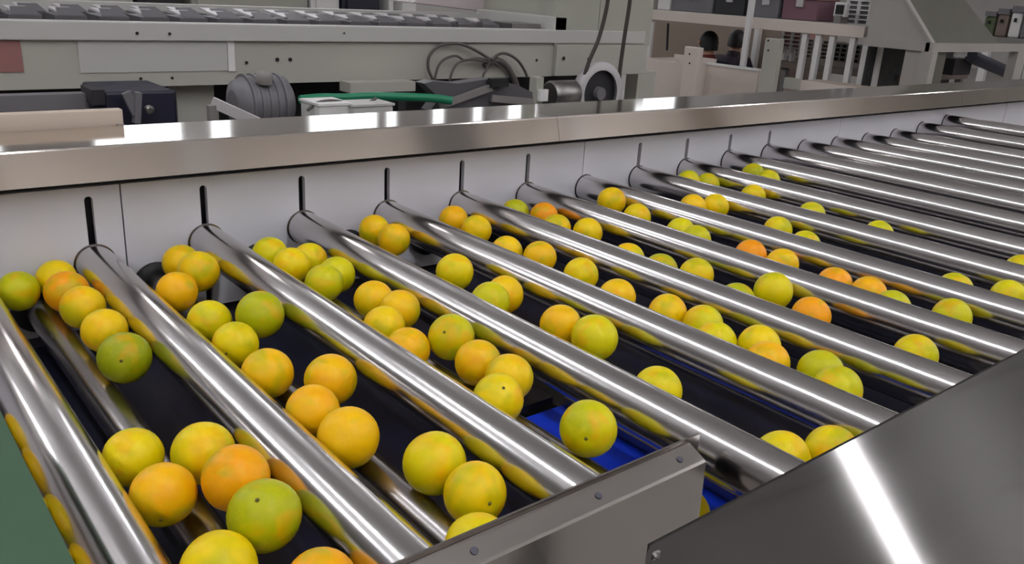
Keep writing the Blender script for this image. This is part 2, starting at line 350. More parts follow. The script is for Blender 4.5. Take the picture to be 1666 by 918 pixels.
# ------------------------------------------------------------------ oranges
ORANGES = {
    -2: [[-1.32,5.25,-2.64,0.16,0.6],[-1.32,4.78,-2.64,0.16,0.65],[-1.31,4.2,-2.63,0.165,0.55],[-1.31,3.72,-2.63,0.16,0.6]],
    -1: [[-0.666,7.573,-2.596,0.164,0.25],[-0.356,7.686,-2.581,0.164,0.5],[-0.355,7.345,-2.589,0.175,0.9],[-0.338,6.917,-2.585,0.169,0.6],[-0.334,6.328,-2.574,0.164,0.6],[-0.348,5.785,-2.579,0.178,0.1,-0.36,-0.89,0.28],[-0.668,4.514,-2.623,0.165,0.45],[-0.663,4.017,-2.598,0.168,0.75,-0.38,-0.85,-0.36],[-0.352,4.294,-2.59,0.176,0.5],[-0.345,3.836,-2.516,0.175,0.85],[-0.352,3.467,-2.533,0.181,0.2,-0.34,-0.38,0.86],[-0.654,3.286,-2.603,0.177,0.5],[-0.34,2.896,-2.584,0.171,0.85]],
    0: [[0.639,7.525,-2.55,0.166,0.65],[0.651,7.122,-2.515,0.179,0.6],[0.357,6.809,-2.55,0.168,0.75],[0.343,6.047,-2.55,0.167,0.4],[0.648,5.818,-2.474,0.181,0.2],[0.345,5.552,-2.55,0.164,0.45,-0.72,-0.69,-0.06],[0.346,5.011,-2.565,0.175,0.7],[0.642,4.676,-2.55,0.175,0.7],[0.343,4.337,-2.55,0.168,0.75],[0.367,3.932,-2.545,0.181,0.7],[0.624,3.42,-2.544,0.179,0.42],[0.639,3.061,-2.55,0.169,0.55,-0.13,-0.97,0.19],[0.386,2.694,-2.556,0.164,0.45]],
    1: [[1.382,7.29,-2.513,0.164,0.35],[1.377,6.82,-2.491,0.164,0.5],[1.647,7.004,-2.535,0.164,0.4],[1.651,6.486,-2.524,0.164,0.35],[1.411,6.262,-2.491,0.164,0.3],[1.594,5.744,-2.511,0.164,0.65],[1.644,5.419,-2.498,0.164,0.65],[1.367,5.202,-2.513,0.164,0.55],[1.331,4.811,-2.541,0.164,0.75],[1.656,4.727,-2.487,0.174,0.3,-0.71,-0.43,0.56],[1.581,4.294,-2.507,0.164,0.7],[1.592,3.964,-2.489,0.164,0.6],[1.335,3.757,-2.486,0.164,0.5,-0.21,-0.57,0.79],[1.557,3.16,-2.491,0.174,0.35,-0.75,-0.65,0.12]],
    2: [[2.631,7.508,-2.505,0.164,0.6],[2.633,7.122,-2.505,0.166,0.7],[2.541,5.93,-2.484,0.171,0.45],[2.62,5.301,-2.514,0.164,0.62],[2.335,5.141,-2.471,0.164,0.3],[2.522,4.479,-2.489,0.164,0.7],[2.555,4.136,-2.478,0.179,0.35],[2.342,3.306,-2.505,0.164,0.42],[2.34,2.328,-2.537,0.164,0.45],[2.673,2.204,-2.546,0.164,0.45]],
    3: [[3.61,7.459,-2.505,0.164,0.75],[3.567,6.98,-2.496,0.164,0.6],[3.377,6.225,-2.505,0.164,0.6],[3.525,5.894,-2.489,0.164,0.7],[3.512,5.296,-2.488,0.164,0.5],[3.408,4.728,-2.503,0.164,0.65],[3.467,4.208,-2.49,0.164,0.6],[3.521,3.883,-2.488,0.164,0.35],[3.334,3.611,-2.496,0.164,0.35],[3.566,3.376,-2.494,0.164,0.5],[3.335,3.141,-2.489,0.164,0.75],[3.544,2.834,-2.491,0.164,0.25],[3.335,2.581,-2.46,0.164,0.3]],
    4: [[4.406,7.354,-2.498,0.164,0.2],[4.63,7.1,-2.503,0.164,0.95],[4.404,6.634,-2.502,0.164,0.6],[4.613,6.354,-2.502,0.164,0.55],[4.34,5.484,-2.518,0.164,0.5],[4.34,5.055,-2.508,0.164,0.2],[4.484,4.74,-2.486,0.164,0.45],[4.649,4.009,-2.447,0.171,0.4],[4.33,4.156,-2.528,0.164,0.2],[4.492,3.521,-2.486,0.164,0.9],[4.462,2.6,-2.487,0.164,0.4]],
    5: [[5.648,7.024,-2.422,0.175,0.6],[5.585,6.535,-2.493,0.164,0.5],[5.505,5.806,-2.481,0.164,0.35],[5.391,5.496,-2.473,0.164,0.3],[5.49,4.862,-2.481,0.164,0.95],[5.511,4.501,-2.481,0.164,0.65],[5.45,3.881,-2.485,0.164,0.9],[5.471,3.552,-2.482,0.164,0.8],[5.334,3.252,-2.495,0.164,0.25],[5.618,2.858,-2.498,0.164,0.3]],
    6: [[6.349,6.341,-2.421,0.164,0.65],[6.665,6.245,-2.429,0.164,0.55],[6.598,5.299,-2.476,0.164,0.4],[6.338,4.772,-2.476,0.164,0.35],[6.342,3.169,-2.476,0.164,0.3],[6.632,2.802,-2.491,0.164,0.35]],
    7: [[7.352,7.251,-2.395,0.164,0.3],[7.668,7.171,-2.446,0.164,0.25],[7.666,6.418,-2.445,0.164,0.5],[7.467,5.426,-2.43,0.164,0.3],[7.415,4.531,-2.44,0.164,0.35],[7.468,3.023,-2.43,0.164,0.3]],
    8: [[8.667,7.156,-2.388,0.164,0.2],[8.477,6.76,-2.393,0.164,0.3]],
}

def orange_mesh():
    mb = MB(); n = 28; seg = 32; rings = []
    for i in range(1, n):
        a = math.pi*i/n; r = math.sin(a); z = math.cos(a)*.97
        z -= .06*math.exp(-(r/.16)**2)*(1 if z > 0 else -.5)
        rings.append([(r*math.cos(2*math.pi*j/seg)*(1+.012*math.cos(3*2*math.pi*j/seg)), r*math.sin(2*math.pi*j/seg), z) for j in range(seg)])
    mb.rings(rings, True, False, True); mb.sm = [True]*len(mb.f)
    return mb.mesh('orange')
OM = orange_mesh(); OM.materials.append(M['orange'])
def stem_mesh():
    mb = MB(); seg = 10
    mb.rings([[((.075 if j % 2 else .05)*s*math.cos(2*math.pi*j/seg), (.075 if j % 2 else .05)*s*math.sin(2*math.pi*j/seg), z) for j in range(seg)] for s, z in ((1.1,.885),(1.0,.935),(.55,.94),(.45,.965))])
    return mb.mesh('stem_button')
SM_ = stem_mesh(); SM_.materials.append(M['stem'])
HUES = [(0, (128,140,8)), (.2, (178,180,4)), (.35, (218,206,2)), (.5, (236,206,2)), (.65, (242,194,2)), (.8, (246,176,3)), (1, (246,146,5))]
def hue(h):
    for (a, ca), (b, cb) in zip(HUES, HUES[1:]):
        if h <= b: t = (h-a)/(b-a); return lin([u+(v-u)*t for u, v in zip(ca, cb)])
def hue_word(h): return 'green' if h < .15 else 'yellow-green' if h < .38 else 'yellow' if h < .62 else 'golden' if h < .8 else 'deep orange'
ORANGES[99] = [[2.004,2.726,-3.015,.17,.35]]
for g, rows in ORANGES.items():
    rows = sorted(rows, key=lambda r: -r[1])
    for i, r in enumerate(rows):
        x, y, z, rad, h = r[:5]
        o = bpy.data.objects.new('orange', OM); C.objects.link(o)
        o.location = W(x, y, z); s = rad*U; o.scale = (s, s, s)
        if len(r) > 5: d = Vector(r[5:8])
        else:
            d = Vector((random.uniform(-.2, 1), random.uniform(0, 1), random.uniform(-1, .1)))
        o.rotation_mode = 'QUATERNION'
        o.rotation_quaternion = Vector((0,0,1)).rotation_difference(d.normalized()) @ Quaternion((0,0,1), random.uniform(0, 6.28))
        o.color = (*hue(h), 1)
        if g == -2: lab = '%s orange in the gap by the green feed belt, %s from the white boards' % (hue_word(h), ORD[i+1])
        elif g == 99: lab = 'yellow-green orange lying on the bright blue belt beyond the guard plate end'
        else: lab = '%s orange between the %s and %s large rollers, %s from the white boards' % (hue_word(h), ORD[g+2], ORD[g+3], ORD[i+1])
        tag(o, lab, 'orange', 'oranges on the rollers')
        c = bpy.data.objects.new('stem_button', SM_); C.objects.link(c); c.parent = o

# ------------------------------------------------------------------ the cream sorting machine behind the rail
MY = 3.6
def pbox(px0, py0, px1, py1, y, depth):        # box whose front face lies on the plane y
    mx, my = (px0+px1)/2, (py0+py1)/2
    return (at(px0, my, y).x, at(px1, my, y).x, y, y+depth, at(mx, py1, y).z, at(mx, py0, y).z)
def xbox(px0, py0, px1, py1, x, depth):        # box whose front face lies on the plane x (the line of frames across the hall)
    mx, my = (px0+px1)/2, (py0+py1)/2
    return (x, x+depth, atx(px0, my, x).y, atx(px1, my, x).y, atx(mx, py1, x).z, atx(mx, py0, x).z)
mc = thing('sorting_machine', (1.5, 4.0, 0), 'long cream sorting machine with dark fruit carriers along its top', 'machine')
xl, xr = -2.5, 3.58
part('top_rail', MB().box(xl, xr, MY-.02, MY+.06, 1.123, 1.192), 'creamlt', mc, bevel=.004)
part('front_panel', MB().box(xl, xr, MY, MY+.05, .945, 1.123), 'cream', mc)
part('carrier_bed', MB().box(xl, 2.86, MY+.06, MY+.66, 1.10, 1.175), 'darkvoid', mc)
part('far_rail', MB().box(xl, 2.86, MY+.66, MY+.74, 1.1, 1.235), 'creamlt', mc)
part('end_bracket', MB().box(2.86, 2.95, MY-.01, MY+.7, 1.123, 1.26), 'creamlt', mc, bevel=.004)
part('end_block', MB().box(2.64, 2.84, MY+.08, MY+.30, 1.175, 1.215), 'steel', mc)
for c_, (px0, py0, px1, py1) in enumerate([(905,-30,975,74),(976,-30,1062,74)]):
    part('cabinet_panel', MB().box(*pbox(px0, py0, px1, py1, MY-.01, .08)), 'greygreen', mc, bevel=.003)
b = pbox(905, 74, 1052, 122, MY-.03, .1); part('cabinet_base', MB().box(*b), 'cream', mc, bevel=.003)
part('cabinet_body', MB().box(2.96, 3.56, MY+.08, MY+.8, .94, 1.45), 'greygreen', mc)
part('guard_cover', MB().prism([at(px, py, MY+.76) for px, py in ((672,4),(700,-14),(890,-22),(915,-22),(915,14),(896,31))], (0, .4, 0)), 'pink', mc, 'pinkish white sloping cover')
part('name_plate', MB().box(*pbox(128, 66, 370, 117, MY-.004, .004)), 'creamlt', mc)
part('plate_edge', MB().box(*pbox(371, 65, 382, 116, MY-.006, .006)), 'white', mc)
part('access_panel', MB().box(*pbox(-60, 66, 36, 118, MY-.005, .005)), 'redbrown', mc, 'dull red-brown panel')
for px, py, r in ((401,102,.007),(451,97,.009),(472,97,.009),(223,54,.006),(276,55,.006),(229,128,.006),(280,127,.006),(873,98,.007),(902,95,.01),(917,95,.01),(957,96,.008),(560,54,.004)):
    p = at(px, py, MY-.022 if py < 66 else (MY-.033 if px > 905 else MY-.002)); part('bolt_hole', MB().lathe(p, (0,-1,0), [(0, r), (.003, r)], 10), 'black', mc)
for px in (310, 1046, -300):
    x = at(px, 150, MY+.1).x; part('leg', MB().box(x-.06, x+.1, MY+.1, MY+.2, 0, .945), 'cream', mc)
part('under_shade_sheet', MB().box(xl, xr-.03, MY+.35, MY+.4, .1, .94), 'darkvoid', mc)  # dark sheet added to stand for the shade under the machine
part('base_beam', MB().box(xl, xr-.03, MY+.2, MY+.3, .35, .45), 'cream', mc)
# carriers: two staggered rows of dark cups with pale fingers
cupm = MB().prism([(-.062,-.12,0),(.05,-.12,0),(.062,.12,0),(-.05,.12,0)], (0,0,.03)).prism([(-.05,-.12,.03),(.045,-.12,.03),(.03,-.05,.052),(-.04,-.05,.052)], (0,.01,.004)).mesh('carrier')
cupm.materials.append(M['cup'])
fingm = MB().prism([(-.03,-.02,.032),(.04,-.05,.032),(.03,.06,.045),(-.045,.07,.045)], (0,0,.008)).mesh('finger'); fingm.materials.append(M['cuplight'])
off = BASE[mc.name]
for row in range(2):
    for i in range(34):
        x = -2.3+i*.155+row*.075
        if x > 2.55: continue
        o = bpy.data.objects.new('carrier', cupm); C.objects.link(o); o.parent = mc; o.location = Vector((x, MY+.20+row*.27, 1.176))-off
        f = bpy.data.objects.new('finger', fingm); C.objects.link(f); f.parent = o

# things between the rail and the machine
def y_(px, py, y): return at(px, py, y)
bx = thing('beige_cabinet', (-.5, 2.05, 0), 'beige cabinet standing behind the rail at the left', 'cabinet')
part('panel', MB().box(-1.4, .118, 1.752, 1.775, .02, at(0,186,1.752).z), 'beige', bx, bevel=.002)
part('body', MB().box(-1.4, .10, 1.775, 2.3, .02, .98), 'beige', bx)
part('flange', MB().prism([at(128,179,1.9), at(165,189,1.79), at(212,206,1.74), at(196,206,1.74), at(160,207,1.79)], (0,.004,-.006)), 'greymetal', bx)
for px, py in ((166,189),(189,201)): part('bolt', MB().lathe(at(px,py+1,1.775), (0,-.5,1), [(0,.005),(.006,.004)], 8), 'black', bx)
for qx in (-1.3, 0):
    for qy in (1.8, 2.15): part('foot', MB().box(qx,qx+.1,qy,qy+.1,0,.03), 'black', bx)

mo = thing('drive_motor', (at(235,175,3.1).x, 3.2, .6), 'navy gear motor under the left of the cream machine', 'motor')
x = at(240,170,3.1).x; z = at(240,172,3.1).z
part('body', MB().box(at(172,170,3.1).x, at(288,170,3.1).x, 3.1, 3.4, z-.3, at(240,148,3.1).z), 'navy', mo, bevel=.01)
part('bracket', MB().bar(at(205,150,3.04), at(222,185,3.04), .02, .03).bar(at(224,150,3.04), at(222,200,3.04), .02, .03), 'midgrey', mo)
part('bolt', MB().lathe(at(242,178,3.05), (0,-1,0), [(0,.016),(.012,.016),(.016,.008)], 10), 'steel', mo)
part('stand', MB().box(x-.06, x+.06, 3.1, 3.3, 0, z-.3), 'darkvoid', mo)
tr = thing('square_tube_stand', (at(60,165,3.2).x, 3.2, 0), 'dark square tube stand under the machine above the beige cabinet', 'stand')
a = at(-80,168,3.2); b = at(140,155,3.2)
part('beam', MB().box(a.x, b.x, 3.18, 3.24, a.z-.03, a.z+.02), 'midgrey', tr)
part('end_tube', MB().box(b.x-.005, b.x+.035, 3.1, 3.24, b.z-.02, b.z+.03), 'darkvoid', tr)
part('post', MB().bar((a.x+.1,3.21,0), (a.x+.1,3.21,a.z), .04).bar((b.x-.05,3.21,0), (b.x-.05,3.21,a.z), .04), 'midgrey', tr)
p = at(445,168,2.9); gm = thing('round_motor', (p.x, 3.0, 0), 'rounded grey motor with fins left of the green hose', 'motor')
part('drum', MB().lathe((p.x-.11,3.0,p.z-.015), (1,0,0), [(0,.05),(.01,.085),(.05,.1),(.12,.105),(.19,.1),(.21,.07),(.22,.04)], 28), 'midgrey', gm)
for i in range(5): part('fin', MB().lathe((p.x-.07+i*.03,3.0,p.z-.015), (1,0,0), [(0,.108),(.008,.108)], 28), 'midgrey', gm)
part('cap', MB().lathe((p.x-.02,2.93,p.z+.07), (0,-.3,1), [(0,.03),(.03,.03),(.036,.02)], 14), 'greymetal', gm)
part('stand', MB().box(p.x-.07, p.x+.07, 2.95, 3.06, 0, p.z-.1), 'midgrey', gm)
br = thing('strip_bracket', (at(370,175,2.8).x, 2.8, .5), 'pale strip bracket leaning beside the machine leg', 'bracket')
part('arm', MB().bar(at(345,166,2.85), at(420,200,2.75), .012, .035), 'cuplight', br)
part('post', MB().bar(at(345,166,2.85)-Vector((0,0,.01)), (at(345,166,2.85).x, 2.85, 0), .03), 'greymetal', br)
solo('hose', MB().tube([at(px,py,y) for px,py,y in ((488,162,3.2),(520,159,3.2),(560,159,3.15),(600,157,3.1),(660,158,3.0),(705,160,2.96),(735,164,2.93))], .017, 10), 'hose', 'green hose lying under the machine behind the rail', 'hose')
for lab, px0, py0, px1, py1, yy, dd, mt in (('pale plastic box under the left part of the green hose',520,172,572,192,2.75,.15,'white'),('small light blue-white box beside the pale box under the hose',575,173,640,190,2.72,.12,'creamlt'),):
    b = pbox(px0,py0,px1,py1,yy,dd); mb = MB().box(b[0],b[1],b[2],b[3],b[4]-.02,b[5])
    t = thing('parts_box', ((b[0]+b[1])/2,yy+.06,b[4]), lab, 'box'); part('body', mb, mt, t, bevel=.006); part('lid', MB().box(b[0]-.004,b[1]+.004,b[2]-.004,b[3]+.004,b[5],b[5]+.008), mt, t)
    part('stand', MB().box(b[0]+.02,b[1]-.02,b[2]+.03,b[3]-.03,0,b[4]-.02), 'darkvoid', t)
solo('thin_hose', MB().tube([at(px,py,2.8) for px,py in ((500,180),(515,168),(540,164),(562,168),(572,176),(590,172),(612,160))], .006, 8), 'cable', 'thin dark hose arching over the pale boxes', 'hose')
ub = thing('under_frame', (at(640,140,3.3).x, 3.4, 0), 'cream cross box hanging under the machine above the green hose', 'frame')
part('body', MB().box(*pbox(570,134,676,150,3.45,.1)), 'cream', ub)
part('post', MB().bar((at(590,140,3.45).x,3.5,0),(at(590,140,3.45).x,3.5,at(590,148,3.45).z),.04).bar((at(660,140,3.45).x,3.5,0),(at(660,140,3.45).x,3.5,at(660,148,3.45).z),.04), 'darkvoid', ub)
mb_ = thing('motor_bracket', (at(780,165,3.0).x, 3.0, 0), 'dark bent metal bracket under the coiled cables', 'bracket')
part('plate', MB().prism([at(px,py,3.0) for px,py in ((690,136),(706,132),(745,136),(800,128),(840,138),(866,150),(868,172),(700,180),(715,160))], (0,.07,0)), 'cup', mb_)
part('arm', MB().bar(at(715,172,2.98), at(800,142,2.98), .012, .03).bar(at(800,160,2.97), at(866,166,2.97), .012, .03), 'greymetal', mb_)
part('block', MB().box(*pbox(800,128,828,142,2.96,.03)), 'black', mb_)
part('stand', MB().box(at(730,170,3.1).x, at(840,170,3.1).x, 3.08, 3.2, 0, at(780,178,3.1).z), 'darkvoid', mb_)
ps = thing('grey_post', (at(877,150,3.1).x, 3.1, 0), 'slim grey-green post beside the small white plate', 'post')
x = at(877,150,3.1); part('post', MB().box(x.x-.02,x.x+.025,3.1,3.15,0,at(877,126,3.1).z), 'greygreen', ps)
part('plate', MB().box(*pbox(879,146,892,165,3.08,.02)), 'white', ps)
dr = thing('steel_drum', (at(925,145,3.2).x, 3.2, 0), 'shiny steel drum between grey post and belt pulley', 'drum')
p = at(905,150,3.2); part('shell', MB().lathe((p.x,3.25,p.z-.02), (1,0,0), [(0,.06),(.01,.07),(.16,.07),(.17,.06)], 28), 'steel', dr)
part('stand', MB().box(p.x+.03,p.x+.14,3.2,3.3,0,p.z-.085), 'darkvoid', dr)
pc = at(978,149,3.3); pu = thing('belt_pulley', (pc.x, 3.32, pc.z-.1), 'pale grey belt pulley with dark hub below the hanging belt', 'pulley')
rad = (at(1013,149,3.3)-pc).length
part('rim', MB().lathe((pc.x,3.30,pc.z-.012), (0,1,0), [(0,rad*.74),(0,rad*.98),(.008,rad),(.05,rad),(.055,rad*.74)], 40, False), 'cuplight', pu)
part('web', MB().lathe((pc.x,3.325,pc.z-.012), (0,1,0), [(0,rad*.78),(.01,rad*.78)], 32), 'darkvoid', pu)
part('hub', MB().lathe((pc.x,3.295,pc.z-.012), (0,1,0), [(0,rad*.2),(.04,rad*.22)], 16), 'midgrey', pu)
part('axle', MB().cyl((pc.x,3.33,pc.z-.012),(pc.x,3.62,pc.z-.012),.015,10), 'steel', pu)
up = at(1014,-290,3.31); ur = .075
pts = [Vector((up.x+ur*math.cos(t_), 3.31, up.z+ur*math.sin(t_))) for t_ in (math.radians(a) for a in (20, 60, 100, 140, 175))]
pts += [at(992,-60,3.31), at(989,0,3.31), at(975,60,3.31), at(955,110,3.31)]
ang = [math.radians(a) for a in (205,235,270,305,335)]
pts += [Vector((pc.x+rad*1.02*math.cos(a), 3.31, pc.z-.012+rad*1.02*math.sin(a))) for a in ang]
pts += [at(1008,120,3.31), at(1016,60,3.31), at(1025,0,3.31), at(1028,-60,3.31)]
part('upper_pulley', MB().lathe((up.x,3.285,up.z), (0,1,0), [(0,ur*.9),(.004,ur*.86),(.046,ur*.86),(.05,ur*.9)], 28), 'greymetal', mc)
part('pulley_shaft', MB().cyl((up.x,3.33,up.z), (up.x,3.95,up.z), .014, 10), 'steel', mc)
part('mast', MB().box(up.x-.03,up.x+.03,3.86,3.92,1.44,up.z+.05), 'greygreen', mc)
solo('drive_belt', MB().tube(pts, .011, 6, True), 'strap', 'dark toothed belt hanging in a loop round the pulley', 'belt')
cab = [(('thick dark cable bundle arching down over the motor bracket','bundle'), .017, ((788,108),(805,98),(822,106),(834,124),(842,145),(846,160))),
 (('large grey cable loop on the machine front','loop'), .0075, ((706,132),(697,112),(699,90),(716,74),(745,71),(770,80),(795,95),(812,108))),
 (('short grey cable curving up inside the large loop','short'), .006, ((707,130),(713,108),(724,96),(742,91),(756,98),(775,95),(800,98))),
 (('grey cable dropping from the middle of the large loop','drop'), .006, ((731,132),(738,112),(750,100),(772,97),(798,102))),
 (('small cable loop to the right of the thick bundle','right'), .0075, ((800,98),(812,88),(826,88),(842,98),(853,114),(858,126))),
 (('thin cable dangling below the bundle onto bracket','dangle'), .006, ((797,98),(792,112),(786,124),(792,134),(800,138)))]
for i, ((lab, _), r, pp) in enumerate(cab):
    solo('cable', MB().tube([at(px, py, 3.57-.006*i) for px, py in pp], r, 8), 'cable', lab, 'cable', 'cables on the machine front')

# far upper left: panels seen over the carriers
FY = 6.5
for nm, lab, cat, px0, py0, px1, py1, mt in (
  ('control_cabinet','pale control cabinet far behind the machine at top left','cabinet',-80,-40,215,6,'creamlt'),
  ('equipment_box','dark equipment box far behind beside the pale cabinet','box',222,-40,300,4,'darkvoid'),
  ('storage_cabinet','grey-green storage cabinet far behind the carriers','cabinet',310,-40,500,10,'greygreen'),
  ('equipment_cabinet','dark purple equipment cabinet right of the bright white panel','cabinet',556,-40,618,12,'navy'),
  ('white_window_panel','white panel standing in for a bright window between the grey-green and dark cabinets','panel',505,-40,552,13,'white'),  # white paint stands for a bright window
  ('white_column','narrow white column right of the dark cabinet','column',633,-40,641,18,'white'),
  ('white_column','broad white column left of the pinkish cover','column',655,-40,678,18,'white')):
    b = pbox(px0,py0,px1,py1,FY,.4); t = thing(nm, ((b[0]+b[1])/2, FY+.2, 0), lab, cat)
    part('body', MB().box(b[0],b[1],b[2],b[3],0,max(1.5,b[5])), mt, t, bevel=.01)
    if b[1]-b[0] > .25: part('door', MB().box(b[0]+.04,b[1]-.04,b[2]-.02,b[2],.1,1.45), mt, t, bevel=.004)
    else: part('foot', MB().box(b[0]-.03,b[1]+.03,b[2]-.03,b[3]+.03,0,.03), 'greymetal', t)

# ------------------------------------------------------------------ right: line of cream frames across the hall (x about 6 m)
FX = 6.0
cb = thing('cream_box', (5.4, 5.2, 0), 'open cream metal box at the left end of the frames', 'box')
b = xbox(1043,98,1110,160,5.3,.4)
part('front', MB().box(5.3,5.32,b[2],b[3],b[4]-.3,b[5]), 'warmcream', cb)
part('side', MB().box(5.32,5.7,min(b[2],b[3]),min(b[2],b[3])+.02,b[4]-.3,b[5]).box(5.32,5.7,max(b[2],b[3])-.02,max(b[2],b[3]),b[4]-.3,b[5]), 'warmcream', cb)
part('back', MB().box(5.7,5.72,b[2],b[3],b[4]-.3,b[5]+.03), 'warmcream', cb)
part('base', MB().box(5.32,5.7,b[2],b[3],0,b[4]-.28), 'greymetal', cb)
po = thing('cream_post', (5.35, 4.4, 0), 'broad cream post with bolt holes beside the open cream box', 'post')
b = xbox(1109,76,1134,160,5.2,.05); part('post', MB().box(b[0],b[1],b[2],b[3],0,b[5]), 'warmcream', po, bevel=.006)
for py in (88, 103): part('bolt_hole', MB().lathe(atx(1122,py,5.198), (-1,0,0), [(0,.008),(.002,.008)], 8), 'black', po)
part('foot', MB().box(b[0]-.04,b[1]+.04,min(b[2],b[3])-.04,max(b[2],b[3])+.04,0,.02), 'greymetal', po)
pn = thing('low_partition', (5.6, 4.1, 0), 'low wide cream partition in front of the seated people', 'partition')
b = xbox(1144,110,1231,170,5.6,.03); part('sheet', MB().box(b[0],b[1],b[2],b[3],b[4]-.3,b[5]), 'warmcream', pn)
part('top_edge', MB().box(b[0]-.01,b[1]+.05,b[2],b[3],b[5],b[5]+.015), 'white', pn)
for yy in (min(b[2],b[3])+.05, max(b[2],b[3])-.1): part('support', MB().box(b[0]+.03,b[1]+.05,yy,yy+.05,0,b[5]), 'greymetal', pn)
gp2 = thing('grey_frame_post', (5.4, 3.9, 0), 'broad grey-green post with bolt holes right of the cream panel', 'post')
b = xbox(1238,62,1262,160,5.35,.06); part('post', MB().box(b[0],b[1],b[2],b[3],0,b[5]), 'cream', gp2, bevel=.006)
for py in (66, 82): part('bolt_hole', MB().lathe(atx(1250,py,5.348), (-1,0,0), [(0,.008),(.002,.008)], 8), 'black', gp2)
part('foot', MB().box(b[0]-.04,b[1]+.04,min(b[2],b[3])-.04,max(b[2],b[3])+.04,0,.02), 'greymetal', gp2)

sf = thing('cream_shelf_frame', (6.3, 4.6, 0), 'cream shelf frame with a deep beam and white posts', 'shelf')
y0 = atx(1057,30,FX).y; y1 = atx(1405,60,FX).y
zt = atx(1220,28,FX).z; zb = atx(1220,46,FX).z
part('beam', MB().box(FX,FX+.05,y1,y0,zb,zt), 'warmcream', sf, bevel=.004)
part('shelf_top', MB().box(FX+.05,FX+1.0,y1,y0,zt-.03,zt), 'creamlt', sf)
part('back_panel', MB().box(FX+1.7,FX+1.73,atx(1185,60,FX).y,y0+1.6,.3,zb), 'tan', sf)
for px, top, bot in ((1060,35,105),(1217,-30,112)):
    p = atx(px,60,FX); part('post', MB().box(FX-.03,FX,p.y-.025,p.y+.025,0,atx(px,top,FX).z), 'white', sf)
for px in (1307,1329,1352,1386,1409,1431):
    p = atx(px,70,FX+.02); part('post', MB().box(FX+.02,FX+.06,p.y-.022,p.y+.022,(0 if px in (1386,1409) else .55),zb), 'white', sf)
for yy in (y0-.05,): part('post', MB().box(FX+1.64,FX+1.7,yy-.03,yy+.03,0,zb), 'white', sf)
part('rod', MB().cyl(atx(1087,38,6.6), atx(1085,82,6.6), .012, 8), 'darkvoid', sf)
wt = thing('work_table', (6.9, 3.6, 0), 'brown-grey work table behind the white posts', 'table')
ya = atx(1262,105,6.4).y; yb = atx(1468,105,6.4).y; zt2 = atx(1340,108,6.4).z
part('top', MB().box(6.4,7.6,yb,ya,zt2-.05,zt2), 'brown', wt)
for x in (6.45,7.5):
    for y in (ya-.06,yb+.03): part('leg', MB().box(x,x+.05,y-.02,y+.03,0,zt2-.05), 'greymetal', wt)
tb = thing('low_tray', (5.75, 3.6, 0), 'low beige tray table in front of the white posts', 'table')
ya = atx(1278,140,5.5).y; yb = atx(1440,140,5.5).y; zt3 = atx(1330,136,5.6).z
part('top', MB().box(5.5,5.95,yb,ya,zt3-.04,zt3), 'beige', tb)
part('rim', MB().box(5.48,5.5,yb,ya,zt3-.08,zt3+.02), 'warmcream', tb)
for yy in (ya-.1, yb+.05): part('leg', MB().box(5.55,5.6,yy,yy+.05,0,zt3-.04), 'greymetal', tb)
p = atx(1290,136,5.47); part('switch_box', MB().box(5.44,5.48,p.y-.06,p.y+.06,p.z-.04,p.z+.04), 'greygreen', tb)

for lab, px0, px1 in (('left of two white bottles on the brown-grey table',1270,1279),('right of two white bottles on the brown-grey table',1283,1292)):
    p = atx((px0+px1)/2,100,6.55); r = abs(atx(px0,100,6.55).y-atx(px1,100,6.55).y)/2
    t = thing('bottle', (p.x,p.y,zt2), lab, 'bottle', 'white bottles on the table')
    part('body', MB().lathe((p.x,p.y,zt2), (0,0,1), [(0,r),(.09,r),(.105,r*.5)], 14), 'white', t); part('cap', MB().lathe((p.x,p.y,zt2+.105), (0,0,1), [(0,r*.5),(.02,r*.5)], 10), 'creamlt', t)

# crates with open grid sides
def crate(lab, px0, py0, px1, py1, x, mt, mback, nx, nz, dep=.3, name='plastic_crate', cat='crate', group=None, zbase=None):
    b = xbox(px0,py0,px1,py1,x,dep); ya, yb = sorted((b[2],b[3])); za, zb_ = b[4], b[5]
    if zbase is not None: zb_ += zbase-za; za = zbase
    t = thing(name, (x+dep/2,(ya+yb)/2,za), lab, cat, group)
    part('body', MB().box(x+.02,x+dep,ya+.01,yb-.01,za+.005,zb_-.01), mback, t)
    w = (yb-ya)/nx*.28; h = (zb_-za)/nz*.28
    for i in range(nx+1): yy = ya+(yb-ya)*i/nx; part('upright', MB().box(x,x+.02,yy-w/2,yy+w/2,za,zb_), mt, t)
    for i in range(nz+1): zz = za+(zb_-za)*i/nz; part('slat', MB().box(x-.004,x+.016,ya,yb,zz-h/2,zz+h/2), mt, t)
    return t
zc = zt2
for lab, py0, py1, mt in (('grey grid basket at the bottom of the basket stack beside the chute',93,106,'greymetal'),('white grid basket in the middle of the basket stack beside the chute',79,93,'creamlt'),('white grid basket at the top of the basket stack beside the chute',66,79,'white')):
    t = crate(lab,1436,py0,1470,py1,6.75,mt,'black',5,2,zbase=zc)
    b = xbox(1436,py0,1470,py1,6.75,.3); zc += b[5]-b[4]+.002
crate('red-brown slatted crate stack behind the grey-green post',1272,46,1303,86,7.2,'creamlt','redbrown',2,6,zbase=zt2)
crate('pale slatted crate behind the first white posts',1312,52,1350,84,7.2,'creamlt','tan',3,5,zbase=zt2)
crate('grey slatted crate behind the middle white posts',1358,58,1402,88,7.2,'greymetal','darkvoid',4,4,zbase=zt2)
ztop = zt
crate('white slatted rack on the frame beside the pale chute',1378,-14,1416,40,FX+.5,'white','midgrey',2,7,.3,'slatted_rack','rack',zbase=ztop)
